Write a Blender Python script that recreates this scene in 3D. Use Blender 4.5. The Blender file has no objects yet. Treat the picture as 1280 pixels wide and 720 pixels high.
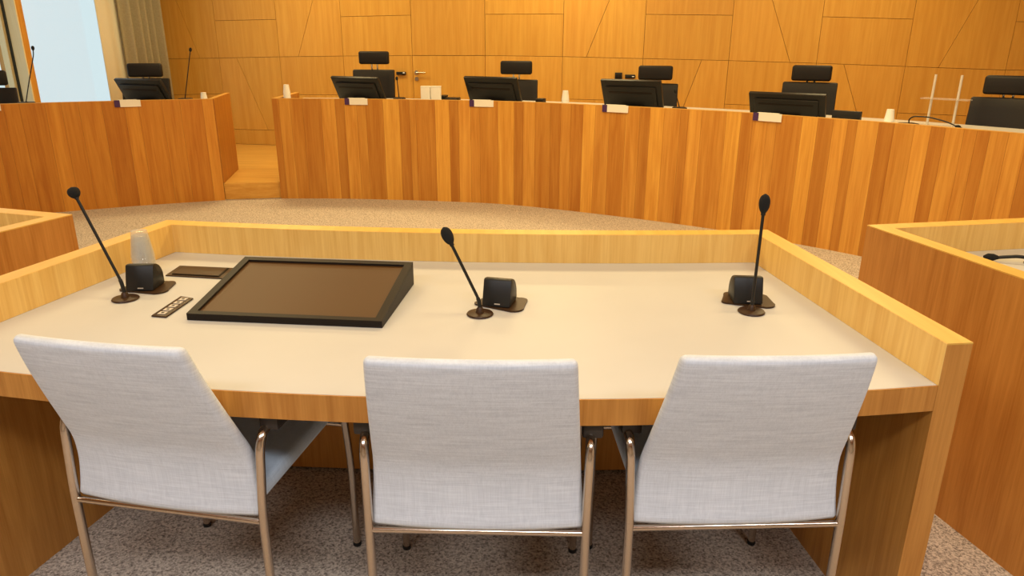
import bpy, bmesh, math, random
from mathutils import Vector, Matrix
random.seed(7)
scene = bpy.context.scene
C = scene.collection
PI = math.pi

# ------------------------------------------------------------------ camera
FPX, PITCH, ROLL, CAMH = 899.57, .3273, .0045, 1.4446
fw = Vector((0, math.cos(PITCH), -math.sin(PITCH)))
r0 = Vector((1, 0, 0)); u0 = r0.cross(fw)
rt = r0*math.cos(ROLL)+u0*math.sin(ROLL)
up = u0*math.cos(ROLL)-r0*math.sin(ROLL)
cam_d = bpy.data.cameras.new('camera'); cam = bpy.data.objects.new('camera', cam_d); C.objects.link(cam)
cam_d.sensor_width = 36; cam_d.lens = FPX/1280*36; cam_d.clip_start = .02; cam_d.clip_end = 100
m = Matrix.Identity(4)
for i in range(3):
    m[i][0], m[i][1], m[i][2] = rt[i], up[i], -fw[i]
m[2][3] = CAMH
cam.matrix_world = m
scene.camera = cam

# ------------------------------------------------------------------ view, world, lights
vs = scene.view_settings
vs.view_transform = 'Standard'; vs.look = 'None'; vs.gamma = 1; vs.use_curve_mapping = False
vs.exposure = 0.0
scene.cycles.transparent_max_bounces = 32
w = bpy.data.worlds.new('daylight'); scene.world = w; w.use_nodes = True
bg = w.node_tree.nodes['Background']; bg.inputs[0].default_value = (.70, .86, .90, 1); bg.inputs[1].default_value = 1.0

WARM = (1, .78, .38); NEUT = (.95, .97, 1)
CEIL = 3.25
LAMPS = [  # x, y, power, colour : ceiling luminaires
    (-2.6, 8.0, 62, WARM), (0.4, 7.9, 56, WARM), (3.3, 7.0, 46, WARM),
    (-2.4, 4.6, 46, WARM), (0.0, 4.6, 66, WARM), (2.4, 4.3, 58, WARM),
    (-2.4, 1.9, 24, WARM), (0.0, 1.9, 23, WARM), (2.4, 1.9, 22, WARM),
    (-2.0, -0.9, 46, NEUT), (0.0, -0.9, 54, NEUT), (2.0, -0.9, 42, NEUT)]
for (x, y, pw, col) in LAMPS:
    ld = bpy.data.lights.new('ceiling_lamp_light', 'AREA'); ld.shape = 'RECTANGLE'; ld.size = 1.2; ld.size_y = .5
    ld.energy = pw; ld.color = col
    lo = bpy.data.objects.new('ceiling_lamp_light', ld); C.objects.link(lo); lo.location = (x, y, CEIL-.062)

# ------------------------------------------------------------------ pixel -> place helpers (1280x720 frame)
def ray(px, py): return fw*FPX + rt*(px-640) - up*(py-360)
def onz(px, py, z):
    d = ray(px, py); return Vector((0, 0, CAMH)) + d*((z-CAMH)/d.z)
def onY(px, py, Y):
    d = ray(px, py); return Vector((0, 0, CAMH)) + d*(Y/d.y)
def ataxis(px, py, a): return Vector((0, 0, CAMH)) + ray(px, py)*(a/FPX)

# ------------------------------------------------------------------ materials
def newmat(name):
    mt = bpy.data.materials.new(name); mt.use_nodes = True
    nt = mt.node_tree; return mt, nt, nt.nodes['Principled BSDF'], nt.nodes.new, nt.links.new
def plain(name, col, rough=.5, metal=0, spec=.5, var=.0, scale=30, trans=0, ior=1.45, bump=0):
    mt, nt, b, N, L = newmat(name)
    b.inputs['Base Color'].default_value = (*col, 1); b.inputs['Roughness'].default_value = rough
    b.inputs['Metallic'].default_value = metal; b.inputs['Specular IOR Level'].default_value = spec
    b.inputs['Transmission Weight'].default_value = trans; b.inputs['IOR'].default_value = ior
    if var or bump:
        tc = N('ShaderNodeTexCoord'); no = N('ShaderNodeTexNoise'); no.inputs['Scale'].default_value = scale; no.inputs['Detail'].default_value = 4
        L(tc.outputs['Object'], no.inputs['Vector'])
        if var:
            rp = N('ShaderNodeValToRGB'); rp.color_ramp.elements[0].position = .3; rp.color_ramp.elements[1].position = .7
            rp.color_ramp.elements[0].color = (*[c*(1-var) for c in col], 1); rp.color_ramp.elements[1].color = (*[min(1, c*(1+var)) for c in col], 1)
            L(no.outputs['Fac'], rp.inputs['Fac']); L(rp.outputs['Color'], b.inputs['Base Color'])
        if bump:
            bp = N('ShaderNodeBump'); bp.inputs['Strength'].default_value = bump; bp.inputs['Distance'].default_value = .002
            L(no.outputs['Fac'], bp.inputs['Height']); L(bp.outputs['Normal'], b.inputs['Normal'])
    return mt
def wood(name, light, dark, axis='Z', rough=.38, k=1.0, contrast=1.0, stripe=.55):
    """veneer: long grain along axis, cathedral figure, object colour as plank tone"""
    mt, nt, b, N, L = newmat(name)
    tc = N('ShaderNodeTexCoord'); oi = N('ShaderNodeObjectInfo')
    off = N('ShaderNodeVectorMath'); off.operation = 'MULTIPLY_ADD'
    cmb = N('ShaderNodeCombineXYZ'); 
    for i, q in enumerate((17.3, 29.1, 11.7)):
        mm = N('ShaderNodeMath'); mm.operation = 'MULTIPLY'; mm.inputs[1].default_value = q; L(oi.outputs['Random'], mm.inputs[0]); L(mm.outputs[0], cmb.inputs[i])
    ad = N('ShaderNodeVectorMath'); ad.operation = 'ADD'; L(tc.outputs['Object'], ad.inputs[0]); L(cmb.outputs[0], ad.inputs[1])
    def mapped(across, along):
        mp = N('ShaderNodeMapping'); s = [across*k]*3; s['XYZ'.index(axis)] = along*k
        mp.inputs['Scale'].default_value = s; L(ad.outputs[0], mp.inputs['Vector']); return mp
    n1 = N('ShaderNodeTexNoise'); n1.inputs['Scale'].default_value = 1; n1.inputs['Detail'].default_value = 3; n1.inputs['Distortion'].default_value = .4
    L(mapped(9, .75).outputs[0], n1.inputs['Vector'])
    # contour lines of the slow noise -> cathedral figure
    mu = N('ShaderNodeMath'); mu.operation = 'MULTIPLY'; mu.inputs[1].default_value = 26; L(n1.outputs['Fac'], mu.inputs[0])
    sn = N('ShaderNodeMath'); sn.operation = 'SINE'; L(mu.outputs[0], sn.inputs[0])
    n2 = N('ShaderNodeTexNoise'); n2.inputs['Scale'].default_value = 1; n2.inputs['Detail'].default_value = 5; n2.inputs['Roughness'].default_value = .65
    L(mapped(120, 4).outputs[0], n2.inputs['Vector'])
    n3 = N('ShaderNodeTexNoise'); n3.inputs['Scale'].default_value = 1; n3.inputs['Detail'].default_value = 2
    L(mapped(30, .6).outputs[0], n3.inputs['Vector'])
    a1 = N('ShaderNodeMath'); a1.operation = 'MULTIPLY_ADD'; a1.inputs[1].default_value = .07*contrast; L(sn.outputs[0], a1.inputs[0]); m3 = N('ShaderNodeMath'); m3.operation = 'MULTIPLY_ADD'; m3.inputs[1].default_value = stripe; m3.inputs[2].default_value = .5-.5*stripe; L(n3.outputs['Fac'], m3.inputs[0]); L(m3.outputs[0], a1.inputs[2])
    a2 = N('ShaderNodeMath'); a2.operation = 'MULTIPLY_ADD'; a2.inputs[1].default_value = .55*contrast; L(n2.outputs['Fac'], a2.inputs[0]); L(a1.outputs[0], a2.inputs[2])
    rp = N('ShaderNodeValToRGB'); e = rp.color_ramp.elements
    e[0].position = .56; e[0].color = (*dark, 1); e[1].position = .98; e[1].color = (*light, 1)
    L(a2.outputs[0], rp.inputs['Fac'])
    mx = N('ShaderNodeMix'); mx.data_type = 'RGBA'; mx.blend_type = 'MULTIPLY'; mx.inputs[0].default_value = 1
    L(rp.outputs['Color'], mx.inputs[6]); L(oi.outputs['Color'], mx.inputs[7]); L(mx.outputs[2], b.inputs['Base Color'])
    b.inputs['Roughness'].default_value = rough; b.inputs['Specular IOR Level'].default_value = .35
    bp = N('ShaderNodeBump'); bp.inputs['Strength'].default_value = .08; bp.inputs['Distance'].default_value = .001
    L(n2.outputs['Fac'], bp.inputs['Height']); L(bp.outputs['Normal'], b.inputs['Normal'])
    return mt
def carpet_mat():
    mt, nt, b, N, L = newmat('speckled_carpet')
    tc = N('ShaderNodeTexCoord')
    vo = N('ShaderNodeTexVoronoi'); vo.inputs['Scale'].default_value = 210; L(tc.outputs['Object'], vo.inputs['Vector'])
    sp = N('ShaderNodeSeparateColor'); L(vo.outputs['Color'], sp.inputs[0])
    no = N('ShaderNodeTexNoise'); no.inputs['Scale'].default_value = 90; no.inputs['Detail'].default_value = 3; L(tc.outputs['Object'], no.inputs['Vector'])
    ad = N('ShaderNodeMath'); ad.operation = 'MULTIPLY_ADD'; ad.inputs[1].default_value = .55; L(sp.outputs[0], ad.inputs[0]); L(no.outputs['Fac'], ad.inputs[2])
    rp = N('ShaderNodeValToRGB'); e = rp.color_ramp.elements
    e[0].position = .38; e[0].color = (.16, .128, .105, 1); e[1].position = 1.1; e[1].color = (.66, .56, .46, 1)
    L(ad.outputs[0], rp.inputs['Fac']); L(rp.outputs['Color'], b.inputs['Base Color']); b.inputs['Roughness'].default_value = .95; b.inputs['Specular IOR Level'].default_value = .1
    bp = N('ShaderNodeBump'); bp.inputs['Strength'].default_value = .4; bp.inputs['Distance'].default_value = .003
    L(vo.outputs['Distance'], bp.inputs['Height']); L(bp.outputs['Normal'], b.inputs['Normal'])
    return mt
def linen_mat(name, c0, c1):
    mt, nt, b, N, L = newmat(name)
    tc = N('ShaderNodeTexCoord'); hs = []
    for sc in ((14, 14, 420), (420, 420, 14), (9, 9, 140), (140, 140, 7)):
        mp = N('ShaderNodeMapping'); mp.inputs['Scale'].default_value = sc; L(tc.outputs['Object'], mp.inputs['Vector'])
        no = N('ShaderNodeTexNoise'); no.inputs['Scale'].default_value = 1; no.inputs['Detail'].default_value = 2; L(mp.outputs[0], no.inputs['Vector']); hs.append(no)
    acc = None
    for no, wt in zip(hs, (.34, .24, .26, .16)):
        mm = N('ShaderNodeMath'); mm.operation = 'MULTIPLY_ADD'; mm.inputs[1].default_value = wt; L(no.outputs['Fac'], mm.inputs[0])
        if acc: L(acc.outputs[0], mm.inputs[2])
        else: mm.inputs[2].default_value = 0
        acc = mm
    rp = N('ShaderNodeValToRGB'); e = rp.color_ramp.elements; e[0].position = .36; e[0].color = (*c0, 1); e[1].position = .62; e[1].color = (*c1, 1)
    L(acc.outputs[0], rp.inputs['Fac']); L(rp.outputs['Color'], b.inputs['Base Color']); b.inputs['Roughness'].default_value = .9
    b.inputs['Specular IOR Level'].default_value = .2; b.inputs['Sheen Weight'].default_value = .15
    bp = N('ShaderNodeBump'); bp.inputs['Strength'].default_value = .25; bp.inputs['Distance'].default_value = .001
    L(acc.outputs[0], bp.inputs['Height']); L(bp.outputs['Normal'], b.inputs['Normal'])
    return mt
def pane_mat(name, tint=(1, 1, 1), gloss=.06, milk=0):
    mt = bpy.data.materials.new(name); mt.use_nodes = True; nt = mt.node_tree; nt.nodes.clear()
    o = nt.nodes.new('ShaderNodeOutputMaterial'); t = nt.nodes.new('ShaderNodeBsdfTransparent'); t.inputs[0].default_value = (*tint, 1)
    g = nt.nodes.new('ShaderNodeBsdfGlossy'); g.inputs['Roughness'].default_value = .03; x = nt.nodes.new('ShaderNodeMixShader'); x.inputs[0].default_value = gloss
    nt.links.new(t.outputs[0], x.inputs[1]); nt.links.new(g.outputs[0], x.inputs[2]); out = x
    if milk:
        d = nt.nodes.new('ShaderNodeBsdfDiffuse'); d.inputs[0].default_value = (.9, .9, .88, 1); y = nt.nodes.new('ShaderNodeMixShader'); y.inputs[0].default_value = milk
        nt.links.new(x.outputs[0], y.inputs[1]); nt.links.new(d.outputs[0], y.inputs[2]); out = y
    nt.links.new(out.outputs[0], o.inputs[0]); return mt

OAK_L, OAK_D = (.72, .38, .075), (.50, .205, .030)
M = dict(
    oak=wood('oak_veneer', OAK_L, OAK_D, stripe=.45, contrast=.8),
    oakx=wood('oak_veneer_lengthwise', (.76, .45, .11), (.58, .28, .05), axis='X', contrast=.6),
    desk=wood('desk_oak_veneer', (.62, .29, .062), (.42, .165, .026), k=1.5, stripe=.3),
    rimskin=wood('desk_rim_inner_oak', (.90, .61, .20), (.72, .41, .10), k=1.5, stripe=.3),
    deskcap=wood('desk_oak_edge', (.84, .55, .13), (.72, .42, .08), axis='Y', contrast=.5),
    wall=wood('wall_oak_panel', (.74, .44, .095), (.59, .305, .052), contrast=.6, stripe=.4),
    daiswood=wood('dais_oak_floor', (.74, .44, .11), (.55, .28, .05), axis='X'),
    joint=plain('dark_panel_joint', (.20, .09, .025), .8),
    cream=plain('cream_laminate', (.555, .54, .515), .42, spec=.3, var=.02, scale=5),
    carpet=carpet_mat(),
    linen=linen_mat('pale_blue_grey_linen', (.56, .60, .66), (.75, .795, .86)),
    linenseat=linen_mat('blue_seat_linen', (.55, .66, .80), (.70, .82, .96)),
    chrome=plain('bronze_chrome_tube', (.62, .52, .42), .16, metal=1),
    steel=plain('brushed_steel', (.62, .60, .56), .3, metal=1),
    armpad=plain('dark_brown_arm_pad', (.035, .027, .022), .45),
    black=plain('black_plastic', (.012, .011, .010), .42, spec=.4),
    leather=plain('black_leather', (.015, .012, .011), .5, spec=.3, bump=.25, scale=120),
    foam=plain('black_foam', (.010, .010, .010), .95, bump=.8, scale=500),
    bronze=plain('dark_bronze_plate', (.050, .024, .010), .38, spec=.25),
    frame=plain('dark_monitor_frame', (.016, .011, .008), .45, spec=.18),
    screen=plain('brown_reflection_screen', (.085, .037, .009), .45, spec=.28),  # brown base paints in the reflection of a wood ceiling
    socket=plain('white_socket', (.60, .53, .45), .4),
    white=plain('white_card', (.85, .80, .70), .6),
    purple=plain('purple_print', (.06, .02, .10), .5),
    cup=pane_mat('clear_plastic_cup', (.98, .98, .97), .08, .13),
    whitecup=plain('white_plastic_cup', (.86, .82, .74), .35),
    curtain=plain('taupe_curtain', (.36, .32, .22), .9, var=.08, scale=60),
    sheer=plain('pale_sheer_cloth', (.74, .72, .60), .9),
    plaster=plain('warm_white_plaster', (.74, .68, .58), .9, var=.02, scale=3),
    ceil=plain('ceiling_wood_tone', (.56, .29, .09), .9),  # unseen ceiling, wood tone chosen to warm the bounce and screen reflection
    glass=pane_mat('window_glass'),
    acrylic=pane_mat('clear_acrylic', (.97, .95, .92), .15, .14),
    lampframe=plain('lamp_housing', (.7, .7, .7), .5),
    palelitoak=wood('pale_lit_window_oak', (.90, .78, .48), (.80, .66, .36)),  # window frame oak, whitened to paint the lit side of the post
    darkseal=plain('dark_window_seal', (.03, .035, .025), .6),
    led=plain('white_led', (.8, .85, 1), .3),
)

# ------------------------------------------------------------------ mesh helpers
def link(o, parent=None):
    C.objects.link(o)
    if parent is not None: o.parent = parent
    return o
def mesh_obj(name, verts, faces, mat, parent=None, smooth=False, bevel=0, seg=2, angle=None):
    me = bpy.data.meshes.new(name)
    bm = bmesh.new()
    vv = [bm.verts.new(v) for v in verts]
    for f in faces:
        try: bm.faces.new([vv[i] for i in f])
        except ValueError: pass
    bmesh.ops.recalc_face_normals(bm, faces=bm.faces)
    if bevel:
        es = [e for e in bm.edges if len(e.link_faces) == 2 and e.calc_face_angle(0) > math.radians(30)]
        bmesh.ops.bevel(bm, geom=es, offset=bevel, segments=seg, profile=.5, affect='EDGES')
    bm.to_mesh(me); bm.free()
    if smooth:
        for p in me.polygons: p.use_smooth = True
        if angle is None: angle = 40
        me.set_sharp_from_angle(angle=math.radians(angle))
    me.materials.append(M[mat])
    return link(bpy.data.objects.new(name, me), parent)
def box(name, lo, hi, mat, parent=None, bevel=0, seg=2, smooth=False):
    x0, y0, z0 = lo; x1, y1, z1 = hi
    v = [(x0, y0, z0), (x1, y0, z0), (x1, y1, z0), (x0, y1, z0), (x0, y0, z1), (x1, y0, z1), (x1, y1, z1), (x0, y1, z1)]
    f = [(0, 3, 2, 1), (4, 5, 6, 7), (0, 1, 5, 4), (1, 2, 6, 5), (2, 3, 7, 6), (3, 0, 4, 7)]
    return mesh_obj(name, v, f, mat, parent, bevel=bevel, seg=seg, smooth=smooth or bevel > 0)
def prism(name, poly, z0, z1, mat, parent=None, bevel=0, smooth=False):
    n = len(poly)
    v = [(p[0], p[1], z0) for p in poly]+[(p[0], p[1], z1) for p in poly]
    f = [tuple(range(n))[::-1], tuple(range(n, 2*n))]+[(i, (i+1) % n, n+(i+1) % n, n+i) for i in range(n)]
    return mesh_obj(name, v, f, mat, parent, bevel=bevel, smooth=smooth or bevel > 0)
def band(name, A, B, z0, z1, mat, parent=None, bevel=0):
    """wall-like strip between plan polylines A and B"""
    n = len(A); v = []
    for a, b in zip(A, B): v += [(a[0], a[1], z0), (b[0], b[1], z0), (b[0], b[1], z1), (a[0], a[1], z1)]
    f = [(0, 1, 2, 3), (4*(n-1), 4*(n-1)+3, 4*(n-1)+2, 4*(n-1)+1)]
    for i in range(n-1):
        for j in range(4): f.append((4*i+j, 4*i+(j+1) % 4, 4*i+4+(j+1) % 4, 4*i+4+j))
    return mesh_obj(name, v, f, mat, parent, bevel=bevel, smooth=True, angle=30)
def rounded_path(pts, r, n=6):
    pts = [Vector(p) for p in pts]; out = [pts[0]]
    for i in range(1, len(pts)-1):
        a, b, c = pts[i-1], pts[i], pts[i+1]
        d1 = (a-b); d2 = (c-b); rr = min(r, d1.length*.45, d2.length*.45); p, q = b+d1.normalized()*rr, b+d2.normalized()*rr
        for k in range(n+1):
            t = k/n; out.append(p*(1-t)**2+b*2*t*(1-t)+q*t*t)
    out.append(pts[-1]); return out
def tube(name, pts, rad, mat, parent=None, seg=10):
    pts = [Vector(p) for p in pts]; n = len(pts)
    rads = rad if isinstance(rad, (list, tuple)) else [rad]*n
    T = [(pts[min(i+1, n-1)]-pts[max(i-1, 0)]).normalized() for i in range(n)]
    nx = T[0].orthogonal().normalized(); v = []
    for i in range(n):
        nx = (nx-T[i]*nx.dot(T[i])).normalized(); ny = T[i].cross(nx)
        for k in range(seg):
            a = 2*PI*k/seg; v.append(pts[i]+(nx*math.cos(a)+ny*math.sin(a))*rads[i])
    f = [tuple(range(seg))[::-1], tuple(range((n-1)*seg, n*seg))]
    for i in range(n-1):
        for k in range(seg): f.append((i*seg+k, i*seg+(k+1) % seg, (i+1)*seg+(k+1) % seg, (i+1)*seg+k))
    return mesh_obj(name, v, f, mat, parent, smooth=True, angle=50)
def lathe(name, prof, mat, parent=None, seg=24, loc=(0, 0, 0)):
    """profile of (radius, z); closed at the ends"""
    v = []; n = len(prof)
    for r, z in prof:
        for k in range(seg):
            a = 2*PI*k/seg; v.append((loc[0]+r*math.cos(a), loc[1]+r*math.sin(a), loc[2]+z))
    f = [tuple(range(seg))[::-1], tuple(range((n-1)*seg, n*seg))]
    for i in range(n-1):
        for k in range(seg): f.append((i*seg+k, i*seg+(k+1) % seg, (i+1)*seg+(k+1) % seg, (i+1)*seg+k))
    return mesh_obj(name, v, f, mat, parent, smooth=True, angle=45)
def thing(name, label, cat, loc=(0, 0, 0), rz=0, group=None):
    o = bpy.data.objects.new(name, None); C.objects.link(o); o.empty_display_size = .1
    o.location = loc; o.rotation_euler = (0, 0, rz); tag(o, label, cat, group); return o
def tag(o, label, cat, group=None):
    o['label'] = label; o['category'] = cat
    if group: o['group'] = group
    return o
def struct(o, label=None, cat=None):
    o['kind'] = 'structure'
    if label: o['label'] = label
    if cat: o['category'] = cat
    return o
def copy_tree(o, parent=None):
    c = o.copy(); C.objects.link(c); c.parent = parent
    for ch in list(o.children): copy_tree(ch, c)
    return c
def offset(poly, d):
    """offset an open plan polyline to its left by d, mitred"""
    P = [Vector((p[0], p[1])) for p in poly]; n = len(P); out = []
    for i in range(n):
        t1 = (P[i]-P[i-1]).normalized() if i > 0 else None
        t2 = (P[i+1]-P[i]).normalized() if i < n-1 else None
        if t1 is None: t1 = t2
        if t2 is None: t2 = t1
        n1 = Vector((-t1.y, t1.x)); n2 = Vector((-t2.y, t2.x)); b = (n1+n2).normalized()
        out.append(P[i]+b*(d/max(.3, b.dot(n1))))
    return out

# ------------------------------------------------------------------ bench plan curves
def catmull(pts, per=14):
    P = [Vector(p) for p in pts]; P = [P[0]*2-P[1]]+P+[P[-1]*2-P[-2]]; out = []
    for i in range(1, len(P)-2):
        for k in range(per):
            t = k/per; a, b, c, d = P[i-1:i+3]
            out.append(.5*((2*b)+(c-a)*t+(2*a-5*b+4*c-d)*t*t+(3*b-3*c+d-a)*t**3))
    out.append(P[-2]); return out
class Curve:
    def __init__(s, pts):
        s.p = catmull(pts); s.L = [0]
        for a, b in zip(s.p, s.p[1:]): s.L.append(s.L[-1]+(b-a).length)
        s.len = s.L[-1]
    def at(s, q):
        q = max(0, min(s.len, q))
        for i in range(len(s.L)-1):
            if s.L[i+1] >= q:
                t = (q-s.L[i])/(s.L[i+1]-s.L[i]+1e-12); return s.p[i].lerp(s.p[i+1], t)
        return s.p[-1]
    def tan(s, q): return (s.at(min(s.len, q+.05))-s.at(max(0, q-.05))).normalized()
    def back(s, q):            # unit vector away from the court floor (left of travel)
        t = s.tan(q); return Vector((-t.y, t.x))
    def cross(s, px, py):      # arc position where a photo ray passes over the curve
        d = ray(px, py); n = Vector((d.y, -d.x)); prev = None
        for i in range(len(s.p)):
            v = s.p[i].dot(n)
            if prev is not None and prev*v <= 0: return s.L[i-1]+(s.L[i]-s.L[i-1])*abs(prev)/(abs(prev)+abs(v)+1e-12)
            prev = v
        return s.len if prev < 0 else 0
    def sub(s, a, b, off=0, step=.12):
        n = max(1, int((b-a)/step)); out = []
        for k in range(n+1):
            q = a+(b-a)*k/n; out.append(s.at(q)+s.back(q)*off)
        return out
BC = Curve([(-2.262, 6.950), (-1.70, 6.955), (-1.09, 6.905), (-.55, 6.83), (0, 6.70), (.845, 6.29), (1.65, 5.80), (2.13, 5.38), (2.53, 4.99), (3.0, 4.42), (3.4, 3.85)])
BL = Curve([(-4.95, 5.72), (-4.45, 6.07), (-3.93, 6.37), (-3.378, 6.63), (-2.776, 6.862)])
DAIS = .155; BTOP = .95; CTOP = .896

# ------------------------------------------------------------------ the room
WA = Vector((-3.40, 9.72)); WD = Vector((.983, -.186)).normalized(); WN = Vector((WD.y, -WD.x))    # rear wall line, direction, normal into the room
def wuz(px, py):
    """photo pixel on the rear wall -> (distance along it, height)"""
    d = ray(px, py); t = (WA.dot(WN))/(Vector((d.x, d.y)).dot(WN)); p = Vector((d.x, d.y))*t
    return (p-WA).dot(WD), CAMH+d.z*t
def wp(u, dep, z): p = WA+WD*u+WN*dep; return (p.x, p.y, z)
uL = wuz(203, 60)[0]; uR = 10.2
cornL = WA+WD*uL
SD = -Vector((-WD.y, WD.x))       # along the side walls, from the rear wall towards the public
if SD.y > 0: SD = -SD
def sp(u, dep, z): p = cornL+SD*u+WD*dep; return (p.x, p.y, z)     # left wall frame
DEPTH = 13.5
cRR = WA+WD*uR; cFL = cornL+SD*DEPTH; cFR = cRR+SD*DEPTH
struct(prism('floor', [cornL-WD*.3-SD*.3, cFL-WD*.3+SD*.3, cFR+WD*.3+SD*.3, cRR+WD*.3-SD*.3], -.12, 0, 'carpet'))
struct(prism('ceiling', [cornL-WD*.3-SD*.3, cFL-WD*.3+SD*.3, cFR+WD*.3+SD*.3, cRR+WD*.3-SD*.3], CEIL, CEIL+.12, 'ceil'))
def vwall(name, a, b, thick, z0, z1, mat):
    a, b = Vector(a), Vector(b); t = (b-a).normalized(); n = Vector((-t.y, t.x))*thick
    return struct(prism(name, [a, b, b+n, a+n], z0, z1, mat))
vwall('wall_right', cFR, cRR, -.2, 0, CEIL, 'plaster')
vwall('wall_front', cFL, cFR, -.2, 0, CEIL, 'plaster')

# rear wall: dark backing board, proud oak panels with open joints
wr = mesh_obj('wall_rear', [wp(uL-.25, 0, 0), wp(uR+.2, 0, 0), wp(uR+.2, -.2, 0), wp(uL-.25, -.2, 0), wp(uL-.25, 0, CEIL), wp(uR+.2, 0, CEIL), wp(uR+.2, -.2, CEIL), wp(uL-.25, -.2, CEIL)],
              [(0, 1, 5, 4), (1, 2, 6, 5), (2, 3, 7, 6), (3, 0, 4, 7), (4, 5, 6, 7), (0, 3, 2, 1)], 'joint')
struct(wr)
def wpanel(poly, tone=1.0, gap=.0022, th=.022, parent=wr, name='panel', mat='wall'):
    P = [Vector(p) for p in poly]; n = len(P); area = sum(P[i].x*P[(i+1) % n].y-P[(i+1) % n].x*P[i].y for i in range(n))
    if area < 0: P.reverse()
    Q = []
    for i in range(n):
        t1 = (P[i]-P[i-1]).normalized(); t2 = (P[(i+1) % n]-P[i]).normalized(); n1 = Vector((-t1.y, t1.x)); n2 = Vector((-t2.y, t2.x))
        b = (n1+n2).normalized(); Q.append(P[i]+b*(gap/max(.25, b.dot(n1))))
    v = [wp(p.x, 0.001, p.y) for p in Q]+[wp(p.x, th, p.y) for p in Q]
    f = [tuple(range(n)), tuple(range(n, 2*n))]+[(i, (i+1) % n, n+(i+1) % n, n+i) for i in range(n)]
    o = mesh_obj(name, v, f, mat, parent)
    t = tone*random.uniform(.96, 1.04); o.color = (t, t*random.uniform(.98, 1.01), t*random.uniform(.95, 1.02), 1); return o
# vertical joints (top pixel, pixel lower down)
VJ = [((197, 0), (208, 122)), ((267, 0), (280, 120)), ((344, 0), (353.5, 105)), ((426, 0), (429, 70)), ((514, 0), (517.5, 122)), ((606.5, 0), (607, 96)),
      ((704, 0), (703.5, 120)), ((808, 0), (804, 75)), ((917, 0), (905.5, 136)), ((1031, 0), (1018, 90)), ((1146, 0), (1130, 80)), ((1274.5, 0), (1254.5, 94))]
U = [(wuz(*a)[0]+wuz(*b)[0])/2 for a, b in VJ]; U[0] = uL+.02
for k in range(1, 4): U.append(U[-1]+1.1)
KIND = ['B', 'A', 'B', 'A', 'D', 'A', 'B', 'A', 'B', 'A', 'B', 'A', 'B', 'A']
# height of the long joint at each bay edge
H2px = [(210, 73.5), (271, 72.5), (346, 71), (428, 70), (515, 69.3), (607, 69.4), (704, 70.7), (806, 73.2), (910, 75.6), (1022, 79), (1132, 83), (1256, 87.5)]
H2 = [wuz(*p)[1] for p in H2px]; H2 += [H2[-1]]*3
H1px = {1: ((271, 26), (345, 24.3)), 3: ((427, 21), (514, 19)), 5: ((607, 18), (703, 17.5)), 7: ((808, 18), (915, 19.2)), 9: ((1030, 21), (1143, 24)), 11: ((1273, 27), (1390, 31))}
H3px = {0: ((205, 118.5), (280, 117)), 2: ((352, 118), (427, 118.5)), 6: ((704, 123.5), (805, 126)), 8: ((907, 130), (1015, 134)), 10: ((1125, 141), (1245, 146))}
DU = {0: ((221, 0), (251, 72)), 2: ((392, 0), (374, 71)), 6: ((762, 0), (733, 71)), 8: ((965, 0), (987, 77.5)), 10: ((1222, 0), (1172, 84))}
DL = {1: ((297, 73), (336, 161)), 7: ((877, 75), (853, 136)), 9: ((1054, 81), (1069, 136))}
Z0 = DAIS+.002; Z4 = wuz(320, 162)[1]
for i, kd in enumerate(KIND):
    a, b = U[i], U[i+1]; ha, hb = H2[i], H2[i+1]
    def hz(u): return ha+(hb-ha)*(u-a)/(b-a)
    if kd == 'D':
        wpanel([(a, 2.32), (b, 2.32), (b, CEIL), (a, CEIL)]); continue
    if kd == 'A':
        z1, z2 = [wuz(*p)[1] for p in H1px.get(i, ((0, 0), (0, 0)))] if i in H1px else (1.75, 1.75)
        wpanel([(a, ha), (b, hb), (b, z2), (a, z1)]); wpanel([(a, z1), (b, z2), (b, CEIL), (a, CEIL)])
        if i in DL:
            (u1, _), (u2, zz) = wuz(*DL[i][0]), wuz(*DL[i][1]); u2 = u1+(u2-u1)*(hz(u1)-Z4)/(hz(u1)-zz); u2 = max(a+.05, min(b-.05, u2))
            wpanel([(a, Z4), (u2, Z4), (u1, hz(u1)), (a, ha)]); wpanel([(u2, Z4), (b, Z4), (b, hb), (u1, hz(u1))])
        else: wpanel([(a, Z4), (b, Z4), (b, hb), (a, ha)])
        wpanel([(a, Z0), (b, Z0), (b, Z4), (a, Z4)])
    else:
        if i in DU:
            (u1, zt), (u2, _) = wuz(*DU[i][0]), wuz(*DU[i][1]); z2 = hz(u2); uT = u2+(u1-u2)*(CEIL-z2)/(zt-z2)
            lo, hi = a+.03, b-.03
            if lo < uT < hi: top = [(uT, CEIL)]
            else:
                ue = a if uT <= lo else b; ze = z2+(CEIL-z2)*(ue-u2)/(uT-u2); top = [(ue, ze)]
            (ux, zx) = top[0]
            if zx >= CEIL-1e-6:
                wpanel([(a, ha), (u2, z2), (ux, zx), (a, CEIL)]); wpanel([(u2, z2), (b, hb), (b, CEIL), (ux, zx)])
            elif ux == b:
                wpanel([(u2, z2), (b, hb), (b, zx)]); wpanel([(a, ha), (u2, z2), (b, zx), (b, CEIL), (a, CEIL)])
            else:
                wpanel([(a, ha), (u2, z2), (a, zx)]); wpanel([(u2, z2), (b, hb), (b, CEIL), (a, CEIL), (a, zx)])
        else: wpanel([(a, ha), (b, hb), (b, CEIL), (a, CEIL)])
        z1, z2 = [wuz(*p)[1] for p in H3px[i]] if i in H3px else (.85, .85)
        wpanel([(a, z1), (b, z2), (b, hb), (a, ha)]); wpanel([(a, Z0), (b, Z0), (b, z2), (a, z1)])
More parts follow.
